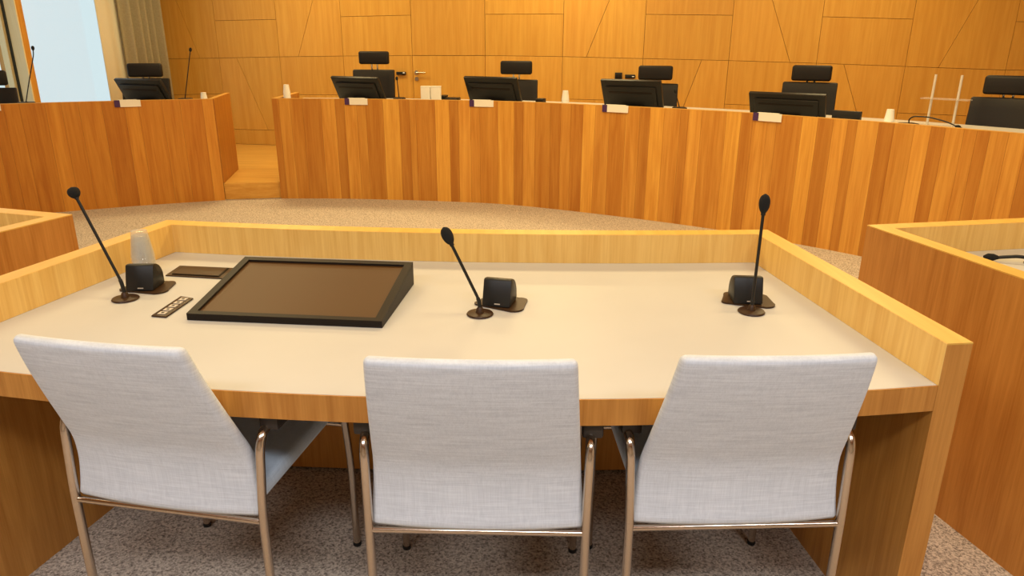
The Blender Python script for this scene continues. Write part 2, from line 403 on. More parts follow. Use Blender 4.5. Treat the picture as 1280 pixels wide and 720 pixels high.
# the door in the panelling
da, db = U[4], U[5]
dr = thing('door_1', 'flush oak door in the panelled wall with steel lever handle', 'door', (0, 0, 0)); dr['kind'] = 'structure'
wpanel([(da, Z0), (db, Z0), (db, H2[5]), (da, H2[4])], parent=dr, name='door_leaf', gap=.0028)
wpanel([(da, H2[4]), (db, H2[5]), (db, 2.32), (da, 2.32)], parent=dr, name='door_leaf', gap=.0028)
hu, hz_ = wuz(521.5, 90.5)
hd = tube('door_handle', rounded_path([wp(hu, .02, hz_), wp(hu, .07, hz_), wp(hu+.13, .07, hz_)], .02), .010, 'steel', dr)
for dz, rr in ((0, .026), (-.075, .024)):
    o = tube('rose_plate', [wp(hu, .021, hz_+dz), wp(hu, .032, hz_+dz)], rr, 'steel', hd, seg=16)

# left wall with tall windows
LW = []
def su(px, py=60):        # photo column -> distance along the left wall from the corner
    d = ray(px, py); n = WD; t = cornL.dot(n)/Vector((d.x, d.y)).dot(n); return (Vector((d.x, d.y))*t-cornL).dot(SD)
def sbox(name, u0, u1, d0, d1, z0, z1, mat, parent=None, bevel=0):
    v = [sp(u, d, z) for z in (z0, z1) for (u, d) in ((u0, d0), (u1, d0), (u1, d1), (u0, d1))]
    return mesh_obj(name, v, [(0, 1, 2, 3), (4, 5, 6, 7), (0, 1, 5, 4), (1, 2, 6, 5), (2, 3, 7, 6), (3, 0, 4, 7)], mat, parent, bevel=bevel, smooth=bevel > 0)
uc = su(152); um0 = su(17); FIN = .075; um1 = um0-FIN; SILL = .40; HEAD = 3.05
wl = sbox('wall_left', 0, uc, -.22, 0, 0, CEIL, 'plaster'); struct(wl)
for k, (a, b) in enumerate(((um0+1.55, um0+1.85), (um0+3.45, DEPTH))):
    struct(sbox('wall_left', a, b, -.22, 0, 0, CEIL, 'plaster'))
for a, b in ((uc, um0+1.55), (um0+1.85, um0+3.45)):
    struct(sbox('wall_left', a, b, -.22, 0, 0, SILL, 'plaster')); struct(sbox('wall_left', a, b, -.22, 0, HEAD, CEIL, 'plaster'))
def window(name, a, b, label):
    t = thing(name, label, 'window', (0, 0, 0)); t['kind'] = 'structure'
    sbox('pane', a+.045, b-.045, -.065, -.055, SILL+.05, HEAD-.05, 'glass', t)
    sbox('bottom_rail', a, b, -.10, -.01, SILL, SILL+.055, 'palelitoak', t); sbox('top_rail', a, b, -.10, -.01, HEAD-.055, HEAD, 'palelitoak', t)
    sbox('stile', a, a+.05, -.10, -.03, SILL+.055, HEAD-.055, 'palelitoak', t); sbox('stile', b-.03, b, -.10, -.03, SILL+.055, HEAD-.055, 'darkseal', t)
    return t
window('window_1', uc, um1, 'tall bright window beside the taupe curtain')
window('window_2', um0, um0+1.55, 'tall bright window beyond the oak mullion post')
window('window_3', um0+1.85, um0+3.45, 'tall bright window nearest the public end of left wall')
mp_ = thing('trim_1', 'oak mullion post between the two tall windows', 'trim', (0, 0, 0)); mp_['kind'] = 'structure'
sbox('post', um1+.001, um0-.001, -.20, .125, SILL, HEAD, 'oak', mp_)
sbox('lit_face', um0-.0005, um0+.012, .0, .125, SILL, HEAD, 'palelitoak', mp_)  # same oak as the post; light on this side is painted as paler colour
sbox('seal', um0+.0, um0+.02, -.028, -.001, SILL+.06, HEAD-.06, 'darkseal', mp_)
# curtain: pleated sheet hanging in front of the wall
def curtain(name, u0, u1, d, amp, pitch, mat, label):
    n = int((u1-u0)/pitch*10); v = []; f = []
    for k in range(n+1):
        u = u0+(u1-u0)*k/n; ph = 2*PI*(u-u0)/pitch; dd = d+amp*math.sin(ph)+.25*amp*math.sin(ph*.37+1)
        for z, s in ((DAIS+.03, 1.1), (1.6, 1.0), (3.1, .9)):
            v.append(sp(u+.15*amp*math.cos(ph), d+(dd-d)*s, z))
    for k in range(n):
        for j in range(2): f.append((3*k+j, 3*k+3+j, 3*k+4+j, 3*k+1+j))
    o = mesh_obj(name, v, f, mat, None, smooth=True, angle=180)
    so = o.modifiers.new('cloth', 'SOLIDIFY'); so.thickness = .006
    return tag(o, label, 'curtain')
ucur = su(191); ucl = su(146)
curtain('curtain', ucur, ucl, .15, .06, .135, 'curtain', 'taupe floor-length pleated curtain gathered beside the bright window')
curtain('sheer_curtain', ucl-.12, su(124), .045, .010, .22, 'sheer', 'pale smooth curtain panel hanging at the window edge')
tag(tube('curtain_rail', [sp(.1, .12, 3.14), sp(uc+.3, .12, 3.14)], .014, 'steel'), 'thin steel curtain rail above the taupe curtain', 'curtain rail')

# dais behind the bench
front = BL.sub(0, BL.len, .045)+BC.sub(0, BC.len, .045)
dpoly = [Vector((front[0].x-.6, front[0].y-.45))]+front+[cRR+SD*6.2+WD*-.03]
def clipL(p): q = (p-cornL).dot(WD); return p if q > .01 else p+WD*(.01-q)
dpoly = [clipL(p) for p in dpoly]
dais = prism('dais', dpoly+[cRR+WN*.002-WD*.03, cornL+WN*.002+WD*.01], 0, DAIS, 'daiswood'); struct(dais)
rs = [BL.at(BL.len)+BL.back(BL.len)*.025+Vector((.004, 0)), BC.at(0)+BC.back(0)*.025-Vector((.004, 0))]
band('riser', rs, [p+Vector((0, .019)) for p in rs], .002, DAIS-.001, 'oakx', dais)

# ------------------------------------------------------------------ judges' bench
TONE = {'D': (.80, .70, .60), 'd': (.87, .79, .69), 'm': (.96, .92, .86), 'l': (1.08, 1.08, 1.05), 'L': (1.17, 1.22, 1.15)}
def bench(name, cv, planks, label, ends, wa=.08, wb=.05, hue=(1, 1, 1), dep=.86):
    t = thing(name, label, 'bench', (0, 0, 0))
    for s0, s1, k in planks:
        g = .0006; A = cv.sub(s0+g, s1-g, 0, .1); B = cv.sub(s0+g, s1-g, .012, .1)
        o = band('plank', A, B, .0, BTOP-.004, 'oak', t); c = TONE[k]; r = random.uniform(.97, 1.03); o.color = (c[0]*r*hue[0], c[1]*r*hue[1], c[2]*r*hue[2], 1)
    a, b = 0, cv.len
    band('core_panel', cv.sub(a, b, .0125), cv.sub(a, b, .032), 0, BTOP-.004, 'joint', t)
    band('top_cap', cv.sub(a, b, 0), cv.sub(a, b, .034), BTOP-.0038, BTOP, 'oakx', t)
    band('worktop', cv.sub(a+wa, b-wb, .0345), cv.sub(a+wa, b-wb, dep), CTOP-.03, CTOP, 'cream', t)
    band('knee_panel', cv.sub(a+.05, b-.05, .12), cv.sub(a+.05, b-.05, .14), DAIS+.002, CTOP-.031, 'oak', t)
    for s, sg, dr_ in ends:
        p = cv.at(s); n = Vector(dr_).normalized(); tt = cv.tan(s)*sg
        A = [p+n*.036, p+n*.88]; B = [q+tt*.045 for q in A]
        e = band('end_panel', A, B, DAIS+.002, BTOP-.004, 'oak', t); e.color = (.8, .66, .5, 1)
        band('end_cap', A, B, BTOP-.0038, BTOP, 'oakx', t)
    return t
def to_planks(cv, segs, off, sc, py):
    out = []
    for x0, x1, k in segs:
        out.append([cv.cross(off+x0/sc, py), cv.cross(off+x1/sc, py), k])
    return out
def S(txt):
    v = txt.split(); return [(float(v[i]), float(v[i+2]), v[i+1]) for i in range(0, len(v)-2, 2)]
pl = to_planks(BC, S('50 D 95 m 150 d 210 D 300 l 370 D 415 l 475 m 520 d 605 L 685 D 735 m 765 d 860 L 930 D 975 l 1035 m 1080 d 1170 L 1250'), 330, 4, 185)
pl += to_planks(BC, S('10 D 55 l 115 d 190 D 240 m 290 D 350 L 410 m 480 d 560 m 630 D 680 L 750 m 830 D 870 l 935 m 1057'), 640, 4, 185)
pl += to_planks(BC, S('16 L 75 D 125 l 185 m 225 d 330 L 395 D 460 l 520 D 560 l 650 D 715 m 800 l 870 D 930 l 1010 m 1065 D 1120 m 1200 l 1279'), 900, 3.366, 190)
pl[0][0] = 0
for a, b in zip(pl, pl[1:]): b[0] = a[1]
s = pl[-1][1]; kk = 0
while s < BC.len-.02:
    e = min(BC.len, s+.16); pl.append([s, e, 'DlmdLm'[kk % 6]]); s = e; kk += 1
bench('judges_bench', BC, [p for p in pl if p[1]-p[0] > .004], 'long curved oak bench carrying four black monitors', [(0, 1, (-.03, .82))])
pl = to_planks(BL, S('0 D 60 d 140 d 265 l 345 m 430 m 545 D 655 l 725 m 840 m 930 d 1040 l 1110'), 0, 4, 185)
pl[-1][1] = BL.len
for a, b in zip(pl, pl[1:]): b[0] = a[1]
s = pl[0][0]; kk = 0; pre = []
while s > .02:
    e = max(0, s-.2); pre.append([e, s, 'mdlDm'[kk % 5]]); s = e; kk += 1
bench('judges_bench', BL, pre[::-1]+[p for p in pl if p[1]-p[0] > .004], 'shorter oak bench section beside the window and curtain', [(BL.len, -1, (-.16, .83))], .05, .06, (.95, .86, .7), .74)  # same veneer; the tint puts the dimmer light here into the planks

# ------------------------------------------------------------------ desks
DT = .74; RIM = .84
def desk(label, inner, fcurve, th=.06, apron=.062, detail=True):
    """inner = plan polyline of the rim's inner face: front-left, back-left .. back-right, front-right"""
    t = thing('court_desk', label, 'desk', (0, 0, 0))
    out = offset(inner, th) ; n = len(inner)
    I = [Vector((p[0], p[1])) for p in inner]
    def part(nm, a, b):
        o = band(nm, I[a:b], out[a:b], 0, RIM-.004, 'desk', t)
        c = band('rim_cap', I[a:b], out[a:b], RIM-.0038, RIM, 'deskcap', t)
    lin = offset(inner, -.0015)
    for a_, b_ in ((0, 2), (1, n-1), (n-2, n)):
        band('rim_inner_skin', lin[a_:b_], [p-(p-q)*.05 for p, q in zip(I[a_:b_], lin[a_:b_])], DT+.0005, RIM-.0005, 'rimskin', t)  # thin added skin giving the rim's inner face a paler tone
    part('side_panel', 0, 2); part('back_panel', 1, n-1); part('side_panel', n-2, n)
    top = [p for p in I[1:n-1]]
    ins = [I[0]]+top+[I[-1]]
    # small inset from the rim
    cen = sum(ins, Vector((0, 0)))/len(ins)
    ins = [p+(cen-p).normalized()*.002 for p in ins]
    fc = [Vector(p) for p in fcurve]          # right to left along the front edge
    fin = [p+Vector((0, .0035)) for p in fc]
    prism('table_top', ins[1:-1]+fin, DT-.025, DT, 'cream', t)
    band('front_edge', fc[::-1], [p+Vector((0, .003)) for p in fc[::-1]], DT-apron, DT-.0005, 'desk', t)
    return t, I, out
# main desk
def mb(x): return 2.34+(x-.25)**2/18
def mf(x): return 1.349+(x-.02)**2/11.2
L0 = Vector((-1.195, mb(-1.195))); LD = Vector((-1.355+1.195, 1.773-2.456)).normalized()
R0 = Vector((.828, mb(.828))); RD = Vector((.934-.828, 1.424-2.359)).normalized()
Lf = L0+LD*((L0.y-mf(-1.42))/-LD.y); Rf = R0+RD*((R0.y-mf(.934))/-RD.y)
inner = [Lf]+[Vector((x, mb(x))) for x in [-1.195+(.828+1.195)*k/16 for k in range(17)]]+[Rf]
xs = [Rf.x-.001+(Lf.x-Rf.x+.002)*k/20 for k in range(21)]
dk, I, OUT = desk('curved oak desk with cream top, three grey chairs pushed up to it', inner, [Vector((x, mf(x))) for x in xs])
band('modesty_panel', [Vector((x, 2.205+(x+.1)**2/18)) for x in (-1.2, -.8, -.4, 0, .4, .81)], [Vector((x, 2.225+(x+.1)**2/18)) for x in (-1.2, -.8, -.4, 0, .4, .81)], .01, DT-.03, 'desk', dk)
# side desks
def sidedesk(label, corner, bd, sd, mirror, blen=2.0, slen=1.05):
    c = Vector(corner); bd = Vector(bd).normalized(); sd = Vector(sd).normalized()
    if not mirror:     # corner is back-left
        out = [c+sd*slen, c, c+bd*blen, c+bd*blen+sd*slen]
    else:              # corner is back-right, bd points left
        out = [c+bd*blen+sd*slen, c+bd*blen, c, c+sd*slen]
    inn = offset(out, -.06)
    a, b = inn[-1], inn[0]; e_ = (b-a).normalized()*.001; a, b = a+e_, b-e_
    return desk(label, inn, [a.lerp(b, k/6) for k in range(7)])
sidedesk('oak desk with cream top at the right of the curved desk, black microphone on it', (1.262, 2.497), (.634, .12), (.225, -.974), False)
sidedesk('oak desk left of the curved desk, its rim corner showing', (-1.628, 2.606), (-.956, .291), (-.323, -.946), True)

# ------------------------------------------------------------------ visitor chairs
def chair(label, loc, rz, wsc=1.0, pad=.268):
    t = thing('visitor_chair', label, 'chair', loc, rz, 'grey linen armchairs at the curved desk')
    # backrest: curved upholstered shell
    key = [(.426, .003), (.47, .010), (.53, .012), (.59, .002), (.65, -.024), (.71, -.051), (.77, -.077), (.82, -.097), (.862, -.112), (.888, -.120)]
    prof = [(q.x, q.y) for q in catmull(key, 4)]
    v = []; f = []; rows = []; R = 8; NX = 14
    for i, (z, y) in enumerate(prof):
        tt = (z-.43)/.458; w_ = .238-(.238-.199*wsc)*tt; h = .016; e = min(z-.426, .888-z)
        if e < .014: k_ = math.sqrt(max(.0, 1-(1-e/.014)**2)); h *= .45+.55*k_; w_ -= .006*(1-k_)
        ring = [(-1+2*k/NX, -1) for k in range(NX+1)]
        for k in range(1, R): a = -PI/2+PI*k/R; ring.append((1, math.sin(a), math.cos(a)))
        ring += [(1-2*k/NX, 1) for k in range(NX+1)]
        for k in range(1, R): a = PI/2-PI*k/R; ring.append((-1, math.sin(a), -math.cos(a)))
        for q in ring:
            x = q[0]*(w_-h*.7)+(q[2]*h*.7 if len(q) > 2 else 0)
            v.append((x, y+.015*(x/.225)**2+q[1]*h, z))
        rows.append(len(ring))
    m_ = rows[0]; n = len(prof)
    f = [tuple(range(m_))[::-1], tuple(range((n-1)*m_, n*m_))]
    for i in range(n-1):
        for k in range(m_): f.append((i*m_+k, i*m_+(k+1) % m_, (i+1)*m_+(k+1) % m_, (i+1)*m_+k))
    b = mesh_obj('backrest', v, f, 'linen', t, smooth=True, angle=75)
    # seat cushion
    box('seat', (-.213, .040, .430), (.213, .470, .478), 'linenseat', t, bevel=.018, seg=3)
    # side frames
    for sx in (-1, 1):
        x = sx*.240
        tube('side_frame', rounded_path([(x, -.004, .008), (x, .0, .45), (x*1.02, .018, .640), (x*1.06, .40, .644), (x*1.05, .455, .30), (x*1.04, .462, .008)], .05, 7), .0105, 'chrome', t, 12)
        v = [(sx*(pad+.006*(y-.06)/.3)+dx, y, z) for z in (.634, .669) for y, dx in ((.040, -.021), (.040, .024), (.345, .024), (.345, -.021))]
        mesh_obj('armrest', v, [(0, 3, 2, 1), (4, 5, 6, 7), (0, 1, 5, 4), (1, 2, 6, 5), (2, 3, 7, 6), (3, 0, 4, 7)], 'armpad', t, bevel=.005, smooth=True)
        for gx, gy in ((x, -.004), (x*1.04, .462)):
            lathe('foot_glide', [(.011, 0), (.013, .004), (.012, .012)], 'black', t, 12, (gx, gy, 0))
    tube('rear_crossbar', [(-.238, .0, .420), (.238, .0, .420)], .0075, 'chrome', t, 10)
    tube('front_crossbar', [(-.250, .452, .418), (.250, .452, .418)], .0075, 'chrome', t, 10)
    tube('seat_rail', [(-.15, .0, .420), (-.15, .45, .418)], .0065, 'chrome', t, 8)
    tube('seat_rail', [(.15, .0, .420), (.15, .45, .418)], .0065, 'chrome', t, 8)
    return t
chair('pale grey linen armchair in front of the sunken desk monitor', (-.794, 1.410, 0), -.178, .935, .254)
chair('pale grey linen armchair between the two other grey chairs', (-.075, 1.338, 0), -.023, 1.01, .250)
chair('pale grey linen armchair beside the bare right end of the desk', (.504, 1.362, 0), .041, .95, .240)

# ------------------------------------------------------------------ things on the main desk
def microphone(label, base, head, group='gooseneck microphones on the curved desk', hr=.0145, hl=.026, kink=.12):
    t = thing('gooseneck_microphone', label, 'microphone', base, 0, group)
    lathe('base', [(.036, 0), (.037, .002), (.035, .005), (.012, .007), (.009, .018), (.006, .022)], 'bronze', t, 28)
    h = Vector(head)-Vector(base); st = Vector((0, 0, .02)); d = (h-st)
    side = Vector((0, 0, 1))
    k1 = st+Vector((0, 0, 1))*d.length*kink*.6+d*kink*.35
    pts = rounded_path([st, k1, h-d.normalized()*hl*.6], d.length*.12, 8)
    L = len(pts); tube('gooseneck', pts, [.0055 if i < L*.55 else .0042 for i in range(L)], 'black', t, 10)
    dn = (h-k1).normalized()
    nseg = 12; P = []; Rr = []
    for i in range(nseg+1):
        a = -1+2*i/nseg; P.append(h+dn*hl*a); Rr.append(max(.002, hr*math.sqrt(max(0, 1-a*a))*(1-.12*(-a))))
    tube('windscreen', P, Rr, 'foam', t, 16)
    tube('collar', [h-dn*hl*1.12, h-dn*hl*.7], .0062, 'black', t, 10)
    return t
DI = DT+.0008
b1 = onz(157, 374, DI); b2 = onz(600, 393, DI); b3 = onz(939, 390, DI)
microphone('black gooseneck microphone beside the stack of clear cups, with round head', b1, onY(92.5, 241, b1.y+.02), hr=.0165, hl=.0165)
microphone('black gooseneck microphone leaning from the middle of the curved desk', b2, onY(559.5, 295, b2.y), hr=.0155, hl=.026)
microphone('black upright gooseneck microphone near the bare right end of the desk', b3, onY(955.5, 255, b3.y), hr=.0145, hl=.027, kink=.05)
def speaker(label, c, rz, wd=.082, ht=.080, dp=.066):
    t = thing('desk_speaker', label, 'speaker', c, rz, 'small speakers behind the microphones')
    # rounded trapezoid base plate
    pts = []
    for (cx, cy, r, a0, a1) in ((.048, -.016, .03, -90, 20), (.052, .048, .022, 20, 110), (-.030, .058, .022, 90, 190), (-.052, .0, .018, 190, 270)):
        for k in range(6): a = math.radians(a0+(a1-a0)*k/5); pts.append((cx+r*math.cos(a), cy+r*math.sin(a)))
    prism('base_plate', pts, .0, .0045, 'bronze', t)
    # body: box with a rounded rear top
    pr = [(-.030, .005), (-.006, ht)]+[(-.002+.058*math.sin(a), ht-.052+.052*math.cos(a)) for a in [.12+k*(PI/2-.12)/7 for k in range(8)]]+[(.056, .005)]
    n = len(pr); v = [(-wd/2, y, z) for y, z in pr]+[(wd/2, y, z) for y, z in pr]
    f = [tuple(range(n)), tuple(range(n, 2*n))]+[(i, (i+1) % n, n+(i+1) % n, n+i) for i in range(n)]
    b = mesh_obj('body', v, f, 'black', t, bevel=.005, smooth=True)
    m_ = box('logo_mark', (-.004, -.0295, .0125), (.012, -.0275, .0150), 'socket', t); m_.rotation_euler = (0, 0, 0)
    return t
def spk(p, q, label, rz):
    a, b = onz(*p, DT), onz(*q, DT); c = (a+b)/2; d = Vector((-math.sin(rz), math.cos(rz), 0))*.030; speaker(label, (c.x+d.x, c.y+d.y, DI), rz)
spk((155, 367), (194, 366), 'small black desk speaker beside the stack of clear cups', .05)
spk((602, 386), (637, 387), 'small black desk speaker in the middle of the curved desk', -.24)
spk((918, 383), (952, 383), 'small black desk speaker near the bare right end of the desk', -.08)
# sunken tilted monitor
a = onz(234, 400, DI); b = onz(478, 410, DI); rz = math.atan2(b.y-a.y, b.x-a.x); wdt = (b-a).length
t = thing('desk_monitor', 'black wedge-shaped monitor lying tilted on the curved desk', 'monitor', a, rz)
dpt = .365; zb = .062; zf = .010
v = [(0, 0, 0), (wdt, 0, 0), (wdt, dpt, 0), (0, dpt, 0), (0, 0, zf), (wdt, 0, zf), (wdt, dpt, zb), (0, dpt, zb)]
mesh_obj('housing', v, [(0, 3, 2, 1), (4, 5, 6, 7), (0, 1, 5, 4), (1, 2, 6, 5), (2, 3, 7, 6), (3, 0, 4, 7)], 'frame', t)
def slope(x, y, h): 
    k = (zb-zf)/dpt; return (x, y, zf+k*y+h)
def slab(name, x0, x1, y0, y1, h0, h1, mat, par): 
    vv = [slope(x, y, h) for h in (h0, h1) for x, y in ((x0, y0), (x1, y0), (x1, y1), (x0, y1))]
    return mesh_obj(name, vv, [(0, 3, 2, 1), (4, 5, 6, 7), (0, 1, 5, 4), (1, 2, 6, 5), (2, 3, 7, 6), (3, 0, 4, 7)], mat, par)
fr_ = .022
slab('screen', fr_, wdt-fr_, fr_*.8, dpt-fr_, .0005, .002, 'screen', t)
for q in ((0, wdt, 0, fr_*.8), (0, wdt, dpt-fr_, dpt), (0, fr_, fr_*.8, dpt-fr_), (wdt-fr_, wdt, fr_*.8, dpt-fr_)):
    slab('bezel', *q, .0005, .009, 'frame', t)
# cable lid
P4 = [onz(*p, DI) for p in ((207, 345), (279, 349), (294, 336), (225, 333))]; c = sum(P4, Vector())/4
def quad(name, pts, z0, z1, mat, par, sc=1.0, bevel=0):
    cc = sum(pts, Vector())/4; pp = [cc+(p-cc)*sc for p in pts]
    return prism(name, [(p.x-c.x, p.y-c.y) for p in pp], z0, z1, mat, par, bevel)
t = thing('cable_lid', 'flat dark bronze cable lid set into the desk behind the sockets', 'cable lid', c)
quad('frame_plate', P4, 0, .003, 'bronze', t); quad('flap', P4, .0031, .0055, 'frame', t, .82)
o = quad('flap_face', P4, .0056, .0066, 'bronze', t, .78)
# socket strip
P4 = [onz(*p, DI) for p in ((189, 396), (208, 397.5), (242, 374), (226, 371.5))]; c = sum(P4, Vector())/4
t = thing('socket_strip', 'narrow bronze strip of five white sockets beside the monitor', 'socket strip', c)
quad('strip_plate', P4, 0, .004, 'bronze', t, 1, .0015)
A0 = (P4[0]+P4[1])/2; A1 = (P4[2]+P4[3])/2; ad = (A1-A0).normalized(); aw = Vector((-ad.y, ad.x, 0))
for k in range(5):
    cc = A0.lerp(A1, .14+.18*k)-c; e1 = ad*.0095; e2 = aw*.0105
    so = prism('socket', [(cc-e1-e2)[:2], (cc+e1-e2)[:2], (cc+e1+e2)[:2], (cc-e1+e2)[:2]], .0042, .0056, 'socket', t)
    prism('contact', [(cc-e1*.35-e2*.35)[:2], (cc+e1*.35-e2*.35)[:2], (cc+e1*.35+e2*.35)[:2], (cc-e1*.35+e2*.35)[:2]], .0057, .0062, 'frame', so)
# stack of clear cups: each cup is a thing, nested in the one below (mouth down)
def cup_mesh(name, mat, r0=.024, r1=.035, h=.085):
    o = lathe(name, [(.002, h-.0007), (r0-.0007, h-.0007), (r1-.0003, 0), (r1+.0004, 0), (r1+.0008, .001), (r1+.0003, .002), (r0, h-.0003), (r0-.0004, h), (.002, h)], mat, None, 28); return o
c0 = onz(178, 339, DT); c0 = Vector((-1.178, 2.205, DT))
proto = None
for k in range(5):
    o = cup_mesh('plastic_cup', 'cup') if proto is None else proto.copy()
    if proto is None: proto = o
    else: C.objects.link(o)
    o.location = (c0.x, c0.y, DI+k*.014); tag(o, 'clear plastic cup stacked upside down behind a desk speaker', 'cup', 'stack of clear cups on the curved desk')
# microphone lying on the right desk
bR = onz(1262, 329, DT)
t = thing('gooseneck_microphone', 'black microphone lying low on the right desk behind its rim', 'microphone', (bR.x, bR.y, DI))
lathe('base', [(.036, 0), (.036, .006), (.014, .010), (.010, .02)], 'black', t, 24, (.08, -.015, 0))
tube('gooseneck', rounded_path([(.08, -.015, .015), (.03, .0, .024), (-.01, .012, .018), (-.045, .022, .012)], .03), .006, 'black', t)
tube('windscreen', [(-.03, .018, .014), (-.045, .022, .014), (-.062, .027, .014), (-.074, .03, .014)], [.006, .012, .012, .004], 'foam', t, 12)

# ------------------------------------------------------------------ judges' side: chairs, monitors, plates, cups
def judge_chair(label, px, head_top, axis, yaw, gap=.045, hw=.165, bw=.23):
    p = ataxis(px, head_top, axis); z = p.z
    t = thing('office_chair', label, 'chair', (p.x, p.y, DAIS), yaw, 'black high-backed chairs behind the bench')
    ht = z-DAIS; hh = .135; bt = ht-hh-gap; sh = .47 if bt > .9 else .42
    def rbox(nm, lo, hi, mat, bev, par=t): return box(nm, lo, hi, mat, par, bevel=bev, seg=3)
    hb = rbox('headrest', (-hw, -.035, ht-hh), (hw, .035, ht), 'leather', .022)
    tube('headrest_post', [(-.03, .03, bt-.06), (-.03, .0, ht-hh+.03)], .009, 'steel', t, 8); tube('headrest_post', [(.03, .03, bt-.06), (.03, .0, ht-hh+.03)], .009, 'steel', t, 8)
    # backrest: shell narrowing slightly to the top
    v = []; n = 7
    prof = [(sh+.02, -.06), (sh+.12, -.075), ((sh+bt)/2, -.05), (bt-.08, -.015), (bt, .0)]
    for z_, y_ in prof:
        ww = bw*(1.0 if z_ < bt-.1 else .985)
        for dy in (-.03, .03):
            for k in range(n): x = -ww+2*ww*k/(n-1); v.append((x, y_+dy-.035*(x/ww)**2, z_))
    f = []; r_ = 2*n
    for i in range(len(prof)-1):
        for k in range(n-1):
            for o_ in (0, n): f.append((i*r_+o_+k, i*r_+o_+k+1, (i+1)*r_+o_+k+1, (i+1)*r_+o_+k))
        for k in (0, n-1): f.append((i*r_+k, (i+1)*r_+k, (i+1)*r_+n+k, i*r_+n+k))
    for i in (0, len(prof)-1):
        for k in range(n-1): f.append((i*r_+k, i*r_+k+1, i*r_+n+k+1, i*r_+n+k))
    mesh_obj('backrest', v, f, 'leather', t, bevel=.012, smooth=True, angle=50)
    rbox('seat', (-.24, -.50, sh-.08), (.24, -.06, sh), 'leather', .03)
    for sx in (-1, 1):
        rbox('armrest', (sx*.27-.025, -.36, sh+.19), (sx*.27+.025, -.12, sh+.22), 'black', .008)
        tube('arm_post', [(sx*.20, -.24, sh-.06), (sx*.27, -.24, sh-.05), (sx*.27, -.24, sh+.195)], .014, 'black', t, 8)
    tube('gas_column', [(0, -.27, .08), (0, -.27, sh-.075)], .028, 'black', t, 12)
    for k in range(5):
        a_ = 2*PI*k/5+.3; tube('base_leg', [(0, -.27, .085), (.28*math.cos(a_), -.27+.28*math.sin(a_), .06)], [.022, .014], 'black', t, 8)
        lathe('caster', [(.012, 0), (.028, .012), (.028, .04), (.012, .05)], 'black', t, 10, (.28*math.cos(a_), -.27+.28*math.sin(a_), 0))
    return t
def yaw_to(px): return 0
judge_chair('black high-backed office chair in front of the taupe curtain', 180, 79, 7.35, .25, gap=.012)
judge_chair('black high-backed office chair beside the door handle, headrest raised', 467, 64, 7.8, -.05, gap=.055)
judge_chair('black high-backed office chair between door and wall switches', 645.5, 76, 7.45, -.1, gap=.05)
judge_chair('black high-backed office chair beside the two small wall switches', 820, 82, 7.0, -.25, gap=.03)
judge_chair('black high-backed office chair beside the black tray on the bench', 1016, 81.5, 6.35, -.45, gap=.008)
judge_chair('black high-backed office chair beside the clear acrylic stand', 1266, 94.5, 5.2, -.6, gap=.02)
judge_chair('black high-backed office chair in front of the window mullion', -20, 88, 6.6, .45, gap=.02)

def bench_monitor(label, tl, tr, cv, dist, tilt=.5, yaw=None, hgt=.30):
    """back of a flat monitor; top-left / top-right photo corners give its place"""
    pc = ((tl[0]+tr[0])/2, (tl[1]+tr[1])/2); s_ = cv.cross(pc[0], pc[1]); bp = cv.at(s_)+cv.back(s_)*dist
    d = ray(*pc); k = bp.y/d.y; p = Vector((0, 0, CAMH))+d*k
    wd = (tr[0]-tl[0])*(k*FPX)/FPX/math.cos(yaw)
    t = thing('monitor', label, 'monitor', (p.x, p.y, CTOP), yaw, 'black monitors on the bench')
    top = p.z-CTOP; R_ = Matrix.Rotation(tilt, 4, 'X')
    piv = Vector((0, 0, top))
    def pt(x, y, z): return piv+(R_ @ Vector((x, y, z)))
    def tb(nm, x0, x1, y0, y1, z0, z1, mat, par, bev=.004):
        vv = [pt(x, y, z) for z in (z0, z1) for x, y in ((x0, y0), (x1, y0), (x1, y1), (x0, y1))]
        return mesh_obj(nm, vv, [(0, 3, 2, 1), (4, 5, 6, 7), (0, 1, 5, 4), (1, 2, 6, 5), (2, 3, 7, 6), (3, 0, 4, 7)], mat, par, bevel=bev, smooth=True)
    lim = min(hgt, (top-.015)/math.cos(tilt))
    cs = tb('casing', -wd/2, wd/2, 0, .03, -lim, 0, 'black', t)
    tb('rear_bulge', -wd*.42, wd*.42, -.022, -.001, -lim*.97, -lim*.2, 'black', t, .009)
    tb('vent_strip', -wd*.36, wd*.36, -.0255, -.0225, -lim*.42, -lim*.36, 'frame', cs, .0005)
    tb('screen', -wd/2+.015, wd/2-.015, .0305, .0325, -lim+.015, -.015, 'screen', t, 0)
    tb('stand_neck', -.04, .04, .031, .05, -lim*.9, -lim*.4, 'black', t, .003)
    q = pt(0, .04, -lim*.6)
    mesh_obj('stand_arm', [(-.03, q.y-.01, 0.012), (.03, q.y-.01, .012), (.03, q.y+.01, .012), (-.03, q.y+.01, .012), (-.03, q.y-.01, q.z), (.03, q.y-.01, q.z), (.03, q.y+.01, q.z), (-.03, q.y+.01, q.z)],
             [(0, 3, 2, 1), (4, 5, 6, 7), (0, 1, 5, 4), (1, 2, 6, 5), (2, 3, 7, 6), (3, 0, 4, 7)], 'black', t)
    box('stand_foot', (-.11, q.y-.06, .0005), (.11, q.y+.06, .012), 'black', t, bevel=.004)
    return t
bench_monitor('black monitor beside the curtain on the short bench section', (135, 101), (205, 99), BL, .34, yaw=-.35)
bench_monitor('black monitor on the bench beside the two small white boxes', (409, 97), (474, 97.5), BC, .34, yaw=-.45)
bench_monitor('black monitor in front of the chair between door and wall switches', (578, 97.5), (645, 97.5), BC, .34, yaw=-.45)
bench_monitor('black monitor below the two wall switches', (752.5, 100), (822, 102.5), BC, .34, yaw=-.5)
bench_monitor('black monitor on the bench beside the black tray', (944, 115), (1021, 121), BC, .34, yaw=-.6)
